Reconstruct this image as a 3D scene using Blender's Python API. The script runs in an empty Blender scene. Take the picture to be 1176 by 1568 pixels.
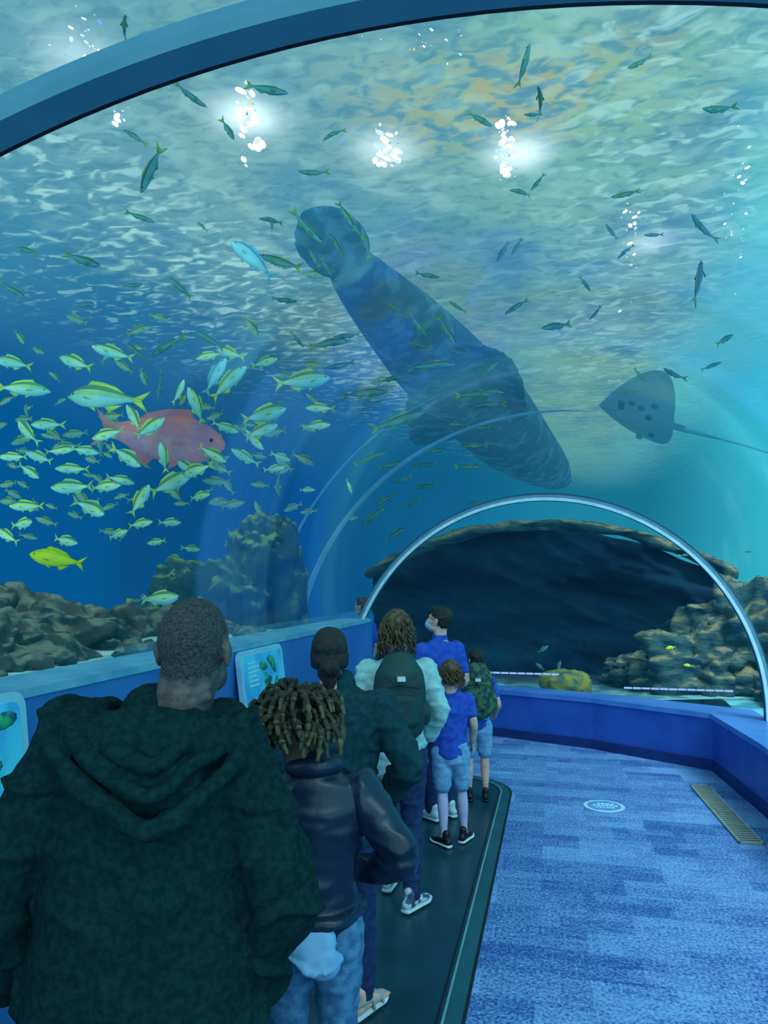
import bpy, bmesh, math, random
from mathutils import Vector, Matrix, noise
random.seed(11)
scene=bpy.context.scene
try:
    scene.view_settings.view_transform='Standard'
    scene.view_settings.look='None'
except Exception as ex: print(ex)

# ---------------------------------------------------------------- colours / materials
def lin(c):
    c=c/255.0
    return c/12.92 if c<=.04045 else ((c+.055)/1.055)**2.4
def C(r,g,b): return (lin(r),lin(g),lin(b),1)

def nn(nt,typ,props=None,ins=None):
    n=nt.nodes.new(typ)
    for k,v in (props or {}).items(): setattr(n,k,v)
    for k,v in (ins or {}).items():
        if isinstance(v,bpy.types.NodeSocket): nt.links.new(v,n.inputs[k])
        else: n.inputs[k].default_value=v
    return n
def mth(nt,op,a,b=0.0,clamp=False):
    return nn(nt,'ShaderNodeMath',{'operation':op,'use_clamp':clamp},{0:a,1:b}).outputs[0]
def mixc(nt,f,a,b,blend='MIX'):
    return nn(nt,'ShaderNodeMix',{'data_type':'RGBA','blend_type':blend},{0:f,6:a,7:b}).outputs[2]
def mapr(nt,v,a,b,c=0.0,d=1.0):
    return nn(nt,'ShaderNodeMapRange',{'interpolation_type':'SMOOTHSTEP'},{0:v,1:a,2:b,3:c,4:d}).outputs[0]
def noisef(nt,vec,scale,detail=4,dist=0.0,rough=.5):
    return nn(nt,'ShaderNodeTexNoise',None,{'Vector':vec,'Scale':scale,'Detail':detail,'Distortion':dist,'Roughness':rough}).outputs[0]

def M(name,c1,c2=None,scale=8,rough=.6,metal=0,bump=0,bscale=None,emis=None,estr=0,detail=4,stretch=(1,1,1),spec=.4,lo=.35,hi=.65,ghost=0,emis2=None):
    m=bpy.data.materials.new(name); m.use_nodes=True
    nt=m.node_tree; b=nt.nodes['Principled BSDF']
    b.inputs['Roughness'].default_value=rough; b.inputs['Metallic'].default_value=metal
    b.inputs['Specular IOR Level'].default_value=spec
    tc=nn(nt,'ShaderNodeTexCoord'); mp=nn(nt,'ShaderNodeMapping',None,{'Vector':tc.outputs['Object'],'Scale':stretch})
    v=mp.outputs[0]
    if c2 is None: c2=tuple(x*.8 for x in c1[:3])+(1,)
    f=mapr(nt,noisef(nt,v,scale,detail),lo,hi)
    nt.links.new(mixc(nt,f,c1,c2),b.inputs['Base Color'])
    if bump:
        h=noisef(nt,v,bscale or scale*3,5)
        bp=nn(nt,'ShaderNodeBump',None,{'Strength':bump,'Distance':.02,'Height':h})
        nt.links.new(bp.outputs[0],b.inputs['Normal'])
    if emis:
        b.inputs['Emission Color'].default_value=emis; b.inputs['Emission Strength'].default_value=estr  # on tank things this glow paints in the water haze
        if emis2: nt.links.new(mixc(nt,f,emis,emis2),b.inputs['Emission Color'])
    if ghost:
        tr=nn(nt,'ShaderNodeBsdfTransparent'); mx=nn(nt,'ShaderNodeMixShader',None,{0:ghost,1:b.outputs[0],2:tr.outputs[0]})
        nt.links.new(mx.outputs[0],nt.nodes['Material Output'].inputs[0])  # see-through share imitates things fading in hazy water
    return m
def E(name,c,s):
    m=bpy.data.materials.new(name); m.use_nodes=True; nt=m.node_tree; nt.nodes.clear()
    e=nn(nt,'ShaderNodeEmission',None,{0:c,1:s}); o=nn(nt,'ShaderNodeOutputMaterial'); nt.links.new(e.outputs[0],o.inputs[0]); return m

# ---------------------------------------------------------------- object helpers
def link(ob,parent=None):
    scene.collection.objects.link(ob)
    if parent: ob.parent=parent
    return ob
def empty(name,loc=(0,0,0),yaw=0):
    e=bpy.data.objects.new(name,None); e.empty_display_size=.1; e.location=loc; e.rotation_euler=(0,0,yaw)
    scene.collection.objects.link(e); return e
def obj(name,bm,mats,parent=None,smooth=True,recalc=True):
    if recalc: bmesh.ops.recalc_face_normals(bm,faces=bm.faces[:])
    me=bpy.data.meshes.new(name); bm.to_mesh(me); bm.free()
    for m in (mats if isinstance(mats,(list,tuple)) else [mats]): me.materials.append(m)
    if smooth:
        for p in me.polygons: p.use_smooth=True
    return link(bpy.data.objects.new(name,me),parent)
def blob(name,bm,mat,parent=None,voxel=.01,disp=None,smooth=3):
    bmesh.ops.recalc_face_normals(bm,faces=bm.faces[:])
    me=bpy.data.meshes.new(name); bm.to_mesh(me); bm.free()
    ob=link(bpy.data.objects.new(name,me))
    r=ob.modifiers.new('r','REMESH'); r.mode='VOXEL'; r.voxel_size=voxel; r.use_smooth_shade=True
    s=ob.modifiers.new('s','SMOOTH'); s.iterations=smooth; s.factor=.5
    dg=bpy.context.evaluated_depsgraph_get(); dg.update()
    new=bpy.data.meshes.new_from_object(ob.evaluated_get(dg))
    ob.modifiers.clear(); ob.data=new; new.name=name
    new.materials.clear()
    for m in (mat if isinstance(mat,(list,tuple)) else [mat]): new.materials.append(m)
    if disp:
        ns=[v.normal.copy() for v in new.vertices]
        for v,n in zip(new.vertices,ns): v.co=v.co+n*disp(v.co)
    for p in new.polygons: p.use_smooth=True
    if parent: ob.parent=parent
    return ob
def catmull(vals,sub):
    out=[];n=len(vals)
    for i in range(n-1):
        a=vals[max(i-1,0)];b=vals[i];c=vals[i+1];d=vals[min(i+2,n-1)]
        for k in range(sub):
            t=k/sub
            out.append(0.5*((2*b)+(c-a)*t+(2*a-5*b+4*c-d)*t*t+(3*b-a-3*c+d)*t*t*t))
    out.append(vals[-1]); return out
def loft(bm,pts,rad,ref=(1,0,0),n=16,sub=4,caps=True,mi=0):
    pts=[Vector(p) for p in pts]
    rad=[Vector((r,r)) if not hasattr(r,'__len__') else Vector(r) for r in rad]
    if sub>1 and len(pts)>1: pts=catmull(pts,sub); rad=catmull(rad,sub)
    ref=Vector(ref); m=len(pts)
    tans=[(pts[min(i+1,m-1)]-pts[max(i-1,0)]).normalized() for i in range(m)]
    rings=[]
    def ring(c,T,ra,rb):
        s=ref-T*T.dot(ref)
        if s.length<1e-3: s=Vector((0,1,0))-T*T.y
        if s.length<1e-3: s=Vector((0,0,1))-T*T.z
        s.normalize(); o=T.cross(s)
        rings.append([bm.verts.new(c+s*(ra*math.cos(2*math.pi*k/n))+o*(rb*math.sin(2*math.pi*k/n))) for k in range(n)])
    if caps:
        r=min(rad[0]); 
        for a in (75,50,25): ring(pts[0]-tans[0]*r*math.sin(math.radians(a)),tans[0],rad[0][0]*math.cos(math.radians(a)),rad[0][1]*math.cos(math.radians(a)))
    for p,T,q in zip(pts,tans,rad): ring(p,T,max(q[0],1e-4),max(q[1],1e-4))
    if caps:
        r=min(rad[-1])
        for a in (25,50,75): ring(pts[-1]+tans[-1]*r*math.sin(math.radians(a)),tans[-1],rad[-1][0]*math.cos(math.radians(a)),rad[-1][1]*math.cos(math.radians(a)))
    for i in range(len(rings)-1):
        A=rings[i];B=rings[i+1]
        for k in range(n):
            f=bm.faces.new((A[k],A[(k+1)%n],B[(k+1)%n],B[k])); f.material_index=mi
    f=bm.faces.new(rings[0][::-1]); f.material_index=mi
    f=bm.faces.new(rings[-1]); f.material_index=mi
    return rings
def ell(bm,c,r,mat=None,sub=3,mi=0):
    m=Matrix.Translation(Vector(c))
    if mat is not None: m=m@mat
    m=m@Matrix.Diagonal(Vector((r[0],r[1],r[2],1)))
    g=bmesh.ops.create_icosphere(bm,subdivisions=sub,radius=1,matrix=m)
    if mi:
        for v in g['verts']:
            for f in v.link_faces: f.material_index=mi
def box(bm,lo,hi,mi=0):
    g=bmesh.ops.create_cube(bm,size=1)
    lo=Vector(lo);hi=Vector(hi);c=(lo+hi)/2;d=hi-lo
    for v in g['verts']:
        v.co=Vector((v.co.x*d.x,v.co.y*d.y,v.co.z*d.z))+c
    fs=set(f for v in g['verts'] for f in v.link_faces)
    for f in fs: f.material_index=mi
    return g['verts']
def prism(bm,poly,z0,z1,mi=0):
    a=[bm.verts.new((p[0],p[1],z0)) for p in poly]; b=[bm.verts.new((p[0],p[1],z1)) for p in poly]
    n=len(poly)
    fs=[bm.faces.new(a[::-1]),bm.faces.new(b)]
    for i in range(n): fs.append(bm.faces.new((a[i],a[(i+1)%n],b[(i+1)%n],b[i])))
    for f in fs: f.material_index=mi
    return fs

# ---------------------------------------------------------------- camera
CAM=Vector((.127,0,1.85)); YAW=math.radians(13); PIT=math.radians(5.35)
cd=bpy.data.cameras.new('camera'); cam=bpy.data.objects.new('camera',cd); scene.collection.objects.link(cam)
cam.location=CAM; cam.rotation_euler=(math.radians(90)+PIT,0,YAW)
cd.sensor_fit='VERTICAL'; cd.sensor_height=36; cd.lens=36*1132/1568; cd.clip_start=.05; cd.clip_end=300
scene.camera=cam
RT=Vector((math.cos(YAW),math.sin(YAW),0)); FH=Vector((-math.sin(YAW),math.cos(YAW),0))
FW=FH*math.cos(PIT)+Vector((0,0,math.sin(PIT))); UP=RT.cross(FW)
def bearing(u,v):
    return (RT*(u-588)+UP*(784-v)+FW*1132)/1132.0
def at_z(u,v,z):
    d=bearing(u,v); return CAM+d*((z-CAM.z)/d.z)
def outside(u,v,rho,tmax=14):
    "point of the tank along a bearing that lies rho metres from the tunnel axis"
    d=bearing(u,v); t=.5
    while t<tmax:
        p=CAM+d*t
        if math.hypot(p.x,p.z-.65)>=rho: break
        t+=.03
    return CAM+d*t,t

R=2.05; CZ=.65
# ---------------------------------------------------------------- world = open water
w=bpy.data.worlds.new('open_water'); scene.world=w; w.use_nodes=True; nt=w.node_tree; nt.nodes.clear()
tc=nn(nt,'ShaderNodeTexCoord'); sx=nn(nt,'ShaderNodeSeparateXYZ',None,{0:tc.outputs['Generated']})
X,Y,Z=sx.outputs
nz=noisef(nt,tc.outputs['Generated'],3.0,4)
jit=mth(nt,'MULTIPLY',mth(nt,'SUBTRACT',nz,.5),.3)
xx=mth(nt,'ADD',X,jit)
c=mixc(nt,mapr(nt,xx,-.35,.10),C(4,88,148),C(28,134,164))
c=mixc(nt,mapr(nt,mth(nt,'ADD',Z,jit),.16,.7),c,C(84,176,194))
c=mixc(nt,mapr(nt,mth(nt,'ADD',X,mth(nt,'MULTIPLY',jit,.4)),.10,.29),c,C(64,216,240))
c=mixc(nt,mapr(nt,Z,.0,-.3),c,C(5,70,112))
back_fill=mapr(nt,Y,.1,-.6)  # brighter world behind the camera, added to light people from the rear
c=mixc(nt,back_fill,c,C(150,222,232))
stg=mth(nt,'ADD',1.0,mth(nt,'MULTIPLY',back_fill,1.1))
bg=nn(nt,'ShaderNodeBackground',None,{0:c,1:stg}); o=nn(nt,'ShaderNodeOutputWorld'); nt.links.new(bg.outputs[0],o.inputs[0])

sd=bpy.data.lights.new('sun','SUN'); sd.energy=4.8; sd.angle=math.radians(30); sd.color=(.66,.94,1.0)
so=bpy.data.objects.new('sun',sd); so.rotation_euler=(math.radians(28),math.radians(24),0); so.location=(0,0,12); scene.collection.objects.link(so)

# ---------------------------------------------------------------- water surface
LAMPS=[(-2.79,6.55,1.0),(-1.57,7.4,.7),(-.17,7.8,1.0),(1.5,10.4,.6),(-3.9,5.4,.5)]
m=bpy.data.materials.new('rippled_water_surface'); m.use_nodes=True; nt=m.node_tree; nt.nodes.clear()
tc=nn(nt,'ShaderNodeTexCoord'); P=tc.outputs['Object']; s=nn(nt,'ShaderNodeSeparateXYZ',None,{0:P}); X,Y,Z=s.outputs
rot=nn(nt,'ShaderNodeMapping',None,{'Vector':P,'Scale':(1.15,1.9,1),'Rotation':(0,0,.35)}).outputs[0]
rot2=nn(nt,'ShaderNodeMapping',None,{'Vector':P,'Scale':(1.0,1.5,1),'Rotation':(0,0,-.25)}).outputs[0]
n1=noisef(nt,P,.5,3,.6); n2=noisef(nt,rot,3.6,3,.8,.5); n3=noisef(nt,rot,2.6,2.5,.8,.45)
n4=noisef(nt,P,.8,2,.3); n5=noisef(nt,rot2,2.2,2,.5,.4)
col=mixc(nt,mapr(nt,n1,.3,.7),C(80,146,170),C(118,172,176))
gy=mapr(nt,mth(nt,'ABSOLUTE',mth(nt,'SUBTRACT',Y,6.9)),1.3,.2)
gx=mapr(nt,mth(nt,'ABSOLUTE',mth(nt,'SUBTRACT',X,-.1)),2.4,.4)
olive=mth(nt,'MULTIPLY',mth(nt,'MULTIPLY',gy,gx),mapr(nt,n2,.40,.60))
col=mixc(nt,mth(nt,'MULTIPLY',olive,.72),col,C(176,178,116))
grn=mth(nt,'MULTIPLY',mapr(nt,X,-1.6,.2),mapr(nt,n4,.35,.6))
col=mixc(nt,mth(nt,'MULTIPLY',grn,.6),col,C(128,194,168))
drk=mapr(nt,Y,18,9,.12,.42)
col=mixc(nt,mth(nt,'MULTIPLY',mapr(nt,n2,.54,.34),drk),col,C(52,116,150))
edge=mth(nt,'SUBTRACT',X,mth(nt,'ADD',mth(nt,'MULTIPLY',mth(nt,'SUBTRACT',Y,7.3),.25),-6.3))
lefts=mapr(nt,edge,3.4,.8)
rights=mth(nt,'MULTIPLY',mapr(nt,X,-.6,1.0),.75)
amt=mth(nt,'ADD',mth(nt,'MAXIMUM',lefts,rights),.10,True)
ffade=mapr(nt,Y,28,11,.4,1)
fl=mth(nt,'MULTIPLY',mth(nt,'MULTIPLY',mapr(nt,n3,.48,.68),amt),ffade)
fl2=mth(nt,'MULTIPLY',mapr(nt,n5,.50,.70),.34)
col=mixc(nt,mth(nt,'MULTIPLY',mth(nt,'MAXIMUM',fl,fl2),.78),col,C(172,230,224))  # bright ripple glints painted into the surface colour
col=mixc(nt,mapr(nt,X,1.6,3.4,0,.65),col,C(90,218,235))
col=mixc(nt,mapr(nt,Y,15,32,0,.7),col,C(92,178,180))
glow=0.0  # halo of scattered light painted into the surface around each lamp
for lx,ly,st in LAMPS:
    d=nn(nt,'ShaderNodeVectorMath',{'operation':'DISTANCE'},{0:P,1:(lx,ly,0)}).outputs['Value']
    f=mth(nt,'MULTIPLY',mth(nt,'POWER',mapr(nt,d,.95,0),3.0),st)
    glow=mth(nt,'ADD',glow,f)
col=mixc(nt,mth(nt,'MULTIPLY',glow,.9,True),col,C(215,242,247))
jn=mth(nt,'SUBTRACT',n3,.5)
alpha=mth(nt,'MULTIPLY',mapr(nt,mth(nt,'ADD',edge,mth(nt,'MULTIPLY',jn,4)),-1.6,1.8),mapr(nt,mth(nt,'ADD',X,mth(nt,'MULTIPLY',jn,3)),5.5,2.4))
leftfl=mth(nt,'MULTIPLY',mth(nt,'MULTIPLY',mapr(nt,n3,.53,.68),mapr(nt,edge,-4.5,0)),mth(nt,'MULTIPLY',ffade,.6))
alpha=mth(nt,'MAXIMUM',mth(nt,'MULTIPLY',alpha,.88),leftfl)
alpha=mth(nt,'MULTIPLY',alpha,mapr(nt,Y,42,26))
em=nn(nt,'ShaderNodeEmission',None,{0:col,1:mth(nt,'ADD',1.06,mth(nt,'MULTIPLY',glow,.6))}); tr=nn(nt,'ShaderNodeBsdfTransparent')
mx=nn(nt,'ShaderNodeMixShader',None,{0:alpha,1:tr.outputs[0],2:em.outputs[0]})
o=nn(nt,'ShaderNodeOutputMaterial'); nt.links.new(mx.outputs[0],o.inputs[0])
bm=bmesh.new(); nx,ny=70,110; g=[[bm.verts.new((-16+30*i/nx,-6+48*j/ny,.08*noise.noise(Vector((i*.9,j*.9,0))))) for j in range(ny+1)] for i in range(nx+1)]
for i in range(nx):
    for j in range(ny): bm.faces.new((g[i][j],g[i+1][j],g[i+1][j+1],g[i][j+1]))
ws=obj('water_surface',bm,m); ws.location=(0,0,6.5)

# shimmering lamps seen through the surface
bm=bmesh.new()
rl=random.Random(5)
for (u,v,n,du,dv,qq) in ((378,175,56,18,62,.85),(592,232,40,26,40,.8),(773,224,54,19,56,.9),(965,372,44,14,90,.65),(135,70,30,60,70,.5),(182,178,14,16,16,.7),(775,262,8,9,9,1),(397,218,9,8,8,1.2),(604,240,6,6,14,1.1),(1130,320,40,26,130,.5),(650,60,26,120,40,.3)):
    for i in range(n):
        q=(.2+.8*rl.random()**2)*.052*qq
        p=at_z(u+rl.gauss(0,.42)*du,v+rl.gauss(0,.45)*dv,6.33)
        ell(bm,p,(q*.75,q*1.5,q*.4),Matrix.Rotation(rl.uniform(-.8,.8),4,'Z'),2,(rl.choice((0,0,0,0,3)) if q>.024 else rl.choice((0,1,2,3,3))))
obj('tank_lamps',bm,[E('lamp_glow',(1,.99,.93,1),3),E('lamp_glow_amber',C(240,225,150),1.0),E('lamp_glow_blue',C(120,180,250),1.0),E('lamp_glow_soft',C(215,242,248),1.05)])

# ---------------------------------------------------------------- acrylic tunnel
glass=bpy.data.materials.new('acrylic'); glass.use_nodes=True; nt=glass.node_tree; nt.nodes.clear()
tr=nn(nt,'ShaderNodeBsdfTransparent',None,{0:(.97,.99,1,1)}); gl=nn(nt,'ShaderNodeBsdfGlossy',None,{0:(.7,.9,1,1),'Roughness':.05})
fr=nn(nt,'ShaderNodeLayerWeight',None,{0:.1})
mx=nn(nt,'ShaderNodeMixShader',None,{0:mth(nt,'MULTIPLY',fr.outputs[0],.28),1:tr.outputs[0],2:gl.outputs[0]})
o=nn(nt,'ShaderNodeOutputMaterial'); nt.links.new(mx.outputs[0],o.inputs[0])
a0=math.atan2(1.45-CZ,-1.887); a1=math.asin((.55-CZ)/R)
def arcring(y0,y1,r0,r1,A0=a0,A1=a1,n=96,name='r',mat=None,parent=None,skew=0.0):
    bm=bmesh.new(); prev=None;first=None
    for k in range(n+1):
        a=A0+(A1-A0)*k/n; c,s=math.cos(a),math.sin(a)
        q=[bm.verts.new((c*r,y+skew*c*r,CZ+s*r)) for (r,y) in ((r0,y0),(r0,y1),(r1,y1),(r1,y0))]
        if prev:
            for i in range(4): bm.faces.new((prev[i],prev[(i+1)%4],q[(i+1)%4],q[i]))
        else: first=q
        prev=q
    bm.faces.new(first); bm.faces.new(prev[::-1])
    ob=obj(name,bm,mat,parent,smooth=False); return ob
tun=empty('acrylic_tunnel')
bm=bmesh.new(); n=96; ys=[-2.5,.93,1.0,4.3,7.67]; rows=[]
for y in ys: rows.append([bm.verts.new((math.cos(a0+(a1-a0)*k/n)*R,y,CZ+math.sin(a0+(a1-a0)*k/n)*R)) for k in range(n+1)])
for i in range(len(ys)-1):
    for k in range(n): bm.faces.new((rows[i][k],rows[i][k+1],rows[i+1][k+1],rows[i+1][k]))
obj('glass_vault',bm,glass,tun)
steel=M('rib_paint',C(88,136,158),C(78,128,152),6,.4,.05)
dark=M('dark_gasket',C(8,22,32),None,5,.5)
pale=M('pale_seal',C(190,215,225),C(160,198,212),10,.3,.1,emis=C(110,160,180),estr=.2)
SK=.055
arcring(.955,1.008,R-.022,R+.02,name='rib',mat=steel,parent=tun,skew=SK)
arcring(1.008,1.016,R-.022,R+.02,name='rib_gasket',mat=dark,parent=tun,skew=SK)
arcring(7.66,7.69,R-.030,R+.0,name='end_ring',mat=pale,parent=tun)
arcring(7.69,7.78,R-.026,R+.05,name='end_ring_frame',mat=M('ring_shadow',C(34,90,125)),parent=tun)  # frame in a darker blue than the pale ring
haz=M('hazed_flange',C(60,130,165),C(30,95,140),3,.4,0,emis=C(70,150,185),estr=.4,ghost=.3)
bm=bmesh.new()
pp=[];rr=[]
for i in range(25):
    a=math.radians(166-86*i/24); r=2.78+.25*i/24; pp.append((r*math.cos(a),7.95,CZ+r*math.sin(a))); rr.append(.034*(1-i/24)**.6+.003)
loft(bm,pp,rr,ref=(0,1,0),n=10,sub=2)
pp=[];rr=[]
for i in range(25):
    a=math.radians(166-60*i/24); r=3.15+.3*i/24; pp.append((r*math.cos(a),7.98,CZ+r*math.sin(a))); rr.append(.018*(1-i/24)**.6+.002)
loft(bm,pp,rr,ref=(0,1,0),n=10,sub=2)
obj('outer_flange',bm,haz,tun)

# ---------------------------------------------------------------- walls, bench, floor
wallblue=M('blue_wall_paint',C(58,125,196),C(48,112,186),2,.45,bump=.05)
ledgem=M('ledge_trim',C(130,188,212),C(100,165,198),5,.35)
benchb=M('bench_blue',C(48,92,184),C(40,82,174),3,.4)
benchtop=M('bench_top_blue',C(88,136,214),C(72,122,204),3,.35)
bm=bmesh.new(); box(bm,(-2.1,-2.5,0),(-1.8,7.7,1.42)); obj('wall_left',bm,wallblue,smooth=False)
bm=bmesh.new(); box(bm,(-2.12,-2.5,1.42),(-1.79,7.7,1.455)); obj('trim_1',bm,ledgem,smooth=False)
bm=bmesh.new(); box(bm,(-2.1,-2.5,0.0),(-1.785,7.7,.12)); obj('baseboard_left',bm,M('base_dark',C(15,40,80)),smooth=False)
bm=bmesh.new(); prism(bm,[(-2.1,7.7),(-1.8,7.7),(-1.8,7.78),(-5.5,8.05),(-5.5,7.9)],0,1.42); obj('wall_bend_inner',bm,wallblue,smooth=False)
inner=[(1.72,-2.5),(1.72,6.6),(1.60,8.0),(.5,8.72),(-.7,9.2),(-2.5,9.65),(-5.5,9.95)]
outer=[(2.1,-2.5),(2.1,6.7),(2.05,8.3),(.7,9.08),(-.6,9.56),(-2.4,10.0),(-5.5,10.3)]
def strip(bm,A,B,z0,z1,mi=0):
    for i in range(len(A)-1):
        prism(bm,[A[i],A[i+1],B[i+1],B[i]],z0,z1,mi)
bm=bmesh.new(); strip(bm,inner,outer,0,.5); obj('wall_right',bm,benchb,smooth=False)
bm=bmesh.new(); strip(bm,[(a-.015,b-.01) for a,b in inner],outer,.5,.55); obj('trim_2',bm,benchtop,smooth=False)
bm=bmesh.new(); strip(bm,[(a-.02,b-.015) for a,b in inner],inner,0,.10); obj('baseboard_right',bm,M('base_blue',C(20,50,120)),smooth=False)
bm=bmesh.new()
o2=[(a-.03,b-.02) for a,b in outer]
for i in range(2,len(o2)-1):
    a=o2[i];b=o2[i+1]; v=[bm.verts.new((a[0],a[1],.55)),bm.verts.new((b[0],b[1],.55)),bm.verts.new((b[0],b[1],3.0)),bm.verts.new((a[0],a[1],3.0))]; bm.faces.new(v)
obj('window_1',bm,glass,smooth=False)

# carpet
m=bpy.data.materials.new('carpet_tiles'); m.use_nodes=True; nt=m.node_tree; b=nt.nodes['Principled BSDF']
tc=nn(nt,'ShaderNodeTexCoord'); P=tc.outputs['Object']
def brick(loc,bw,rh,off):
    return nn(nt,'ShaderNodeTexBrick',{'offset':off,'offset_frequency':2},{'Vector':nn(nt,'ShaderNodeMapping',None,{'Vector':P,'Location':loc}).outputs[0],'Color1':(0,0,0,1),'Color2':(1,1,1,1),'Mortar':(.45,.45,.45,1),'Scale':1.0,'Mortar Size':.0015,'Brick Width':bw,'Row Height':rh,'Bias':0.0}).outputs[0]
f=mth(nt,'ADD',mth(nt,'MULTIPLY',brick((0,0,0),.5,.25,.5),.52),mth(nt,'MULTIPLY',brick((.2,.1,0),.31,.125,.35),.34))
f=mth(nt,'ADD',f,.06)
sp=noisef(nt,P,62,2,0,.75)
st=noisef(nt,nn(nt,'ShaderNodeMapping',None,{'Vector':P,'Scale':(1,3,1)}).outputs[0],9,3)
f=mth(nt,'ADD',f,mth(nt,'MULTIPLY',mth(nt,'SUBTRACT',sp,.5),3.4))
f=mth(nt,'ADD',f,mth(nt,'MULTIPLY',mth(nt,'SUBTRACT',st,.5),.8),True)
col=mixc(nt,f,C(44,80,150),C(122,166,218))
nt.links.new(col,b.inputs['Base Color']); b.inputs['Roughness'].default_value=.9; b.inputs['Specular IOR Level'].default_value=.15
bp=nn(nt,'ShaderNodeBump',None,{'Strength':.3,'Distance':.01,'Height':sp}); nt.links.new(bp.outputs[0],b.inputs['Normal'])
bm=bmesh.new(); box(bm,(-5.5,-2.5,-.1),(2.0,10.2,0)); obj('floor',bm,m,smooth=False)

def outline(off):
    x1=-.28-off; y1=7.25-off; r=.55-off; p=[(-1.78,-2.5),(x1,-2.5)]
    for k in range(0,13):
        a=math.radians(90*k/12); p.append((x1-r+r*math.cos(a),y1-r+r*math.sin(a)))
    p.append((-1.78,y1)); return p
wk=empty('moving_walkway')
rub=M('dark_rubber',C(20,68,80),C(16,56,70),3,.3,bump=.02)
bm=bmesh.new(); prism(bm,outline(0),0.001,.012); obj('frame',bm,M('walkway_frame',C(42,98,110),C(34,88,100),4,.35,.2),wk,smooth=False)
bm=bmesh.new(); prism(bm,outline(.10),.012,.018); obj('belt',bm,rub,wk,smooth=False)
for off,wd,mt,nm in ((.0,.015,dark,'outer_gap'),(.085,.012,None,'bright_line'),(.11,.012,dark,'inner_gap')):
    A=outline(off)[1:-1];B=outline(off+wd)[1:-1]; bm=bmesh.new()
    z=.0125 if nm=='outer_gap' else .0195
    va=[bm.verts.new((p[0],p[1],z)) for p in A]; vb=[bm.verts.new((p[0],p[1],z)) for p in B]
    for i in range(len(A)-1): bm.faces.new((va[i],va[i+1],vb[i+1],vb[i]))
    obj(nm,bm,mt or M('alu_line',C(120,172,182),None,9,.4,.3),wk,smooth=False)
fs=empty('round_floor_sign',(.48,6.55,0))
bm=bmesh.new(); bmesh.ops.create_cone(bm,cap_ends=True,segments=48,radius1=.165,radius2=.165,depth=.003,matrix=Matrix.Translation((0,0,.003))); obj('disc',bm,M('sign_white',C(200,228,248),None,9,.5),fs,smooth=False)
bm=bmesh.new(); bmesh.ops.create_cone(bm,cap_ends=True,segments=48,radius1=.135,radius2=.135,depth=.003,matrix=Matrix.Translation((0,0,.0045))); obj('blue_center',bm,M('sign_blue',C(90,160,220),None,9,.5),fs,smooth=False)
bm=bmesh.new()
for j,(wd) in enumerate((.09,.15,.11)):
    x=-wd/2*1.2
    while x<wd/2*1.2:
        l=random.uniform(.015,.035); box(bm,(x,.05-j*.05-.012,.006),(x+l,.05-j*.05+.012,.0075)); x+=l+.008
obj('lettering',bm,M('sign_letters',C(230,245,255),None,9,.5),fs,smooth=False)
gr=empty('floor_vent_grille',(1.4,6.6,0),math.radians(3))
bm=bmesh.new(); box(bm,(-.08,-.74,.001),(.08,.74,.008)); obj('tray',bm,M('vent_dark',C(20,38,54)),gr,smooth=False)
bm=bmesh.new()
for x in (-.085,.07): box(bm,(x,-.75,.002),(x+.015,.75,.016))
for y in (-.75,.735): box(bm,(-.085,y,.002),(.085,y+.015,.016))
for i in range(30): box(bm,(-.075,-.73+i*.049,.008),(.075,-.73+i*.049+.018,.014))
obj('slats',bm,M('vent_metal',C(165,172,160),C(145,156,148),9,.4,.2),gr,smooth=False)

def rrect(w,h,r,n=6):
    p=[]
    for cx,cy,a in ((w/2-r,h/2-r,0),(-w/2+r,h/2-r,90),(-w/2+r,-h/2+r,180),(w/2-r,-h/2+r,270)):
        for k in range(n+1):
            t=math.radians(a+90*k/n); p.append((cx+r*math.cos(t),cy+r*math.sin(t)))
    return p
def sign(y,z,wd,ht,seed):
    e=empty('exhibit_sign',(-1.74,y,z)); e.rotation_euler=(Matrix.Rotation(math.radians(90),4,'Z')@Matrix.Rotation(math.radians(82),4,'X')).to_euler()
    bm=bmesh.new(); prism(bm,rrect(wd,ht,.06),-.03,.0); obj('frame',bm,M('sign_frame',C(170,215,235),C(150,200,228),6,.35),e,smooth=False)
    bm=bmesh.new(); prism(bm,rrect(wd-.07,ht-.07,.04),0,.004); obj('panel',bm,M('sign_panel',C(30,140,205),C(80,195,222),5,.3,emis=C(50,160,205),estr=.25),e,smooth=False)
    rnd=random.Random(seed); bm=bmesh.new()
    for i in range(6):
        box(bm,(-wd*.36,ht*.28-i*.028,.004),(-wd*.36+rnd.uniform(.1,.2),ht*.28-i*.028+.009,.006))
    obj('text_lines',bm,M('sign_text',C(225,245,250),None,9,.5),e,smooth=False)
    bm=bmesh.new()
    for i in range(9):
        ell(bm,(rnd.uniform(-.02,wd*.33),rnd.uniform(-ht*.3,ht*.3),.006),(.07,.03,.004),Matrix.Rotation(rnd.uniform(-1,1),4,'Z'),2)
    obj('fish_picture',bm,M('sign_pic',C(60,190,120),C(20,90,120),20,.4),e)
sign(4.62,1.22,.72,.40,1); sign(2.02,1.26,.72,.40,2)

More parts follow.
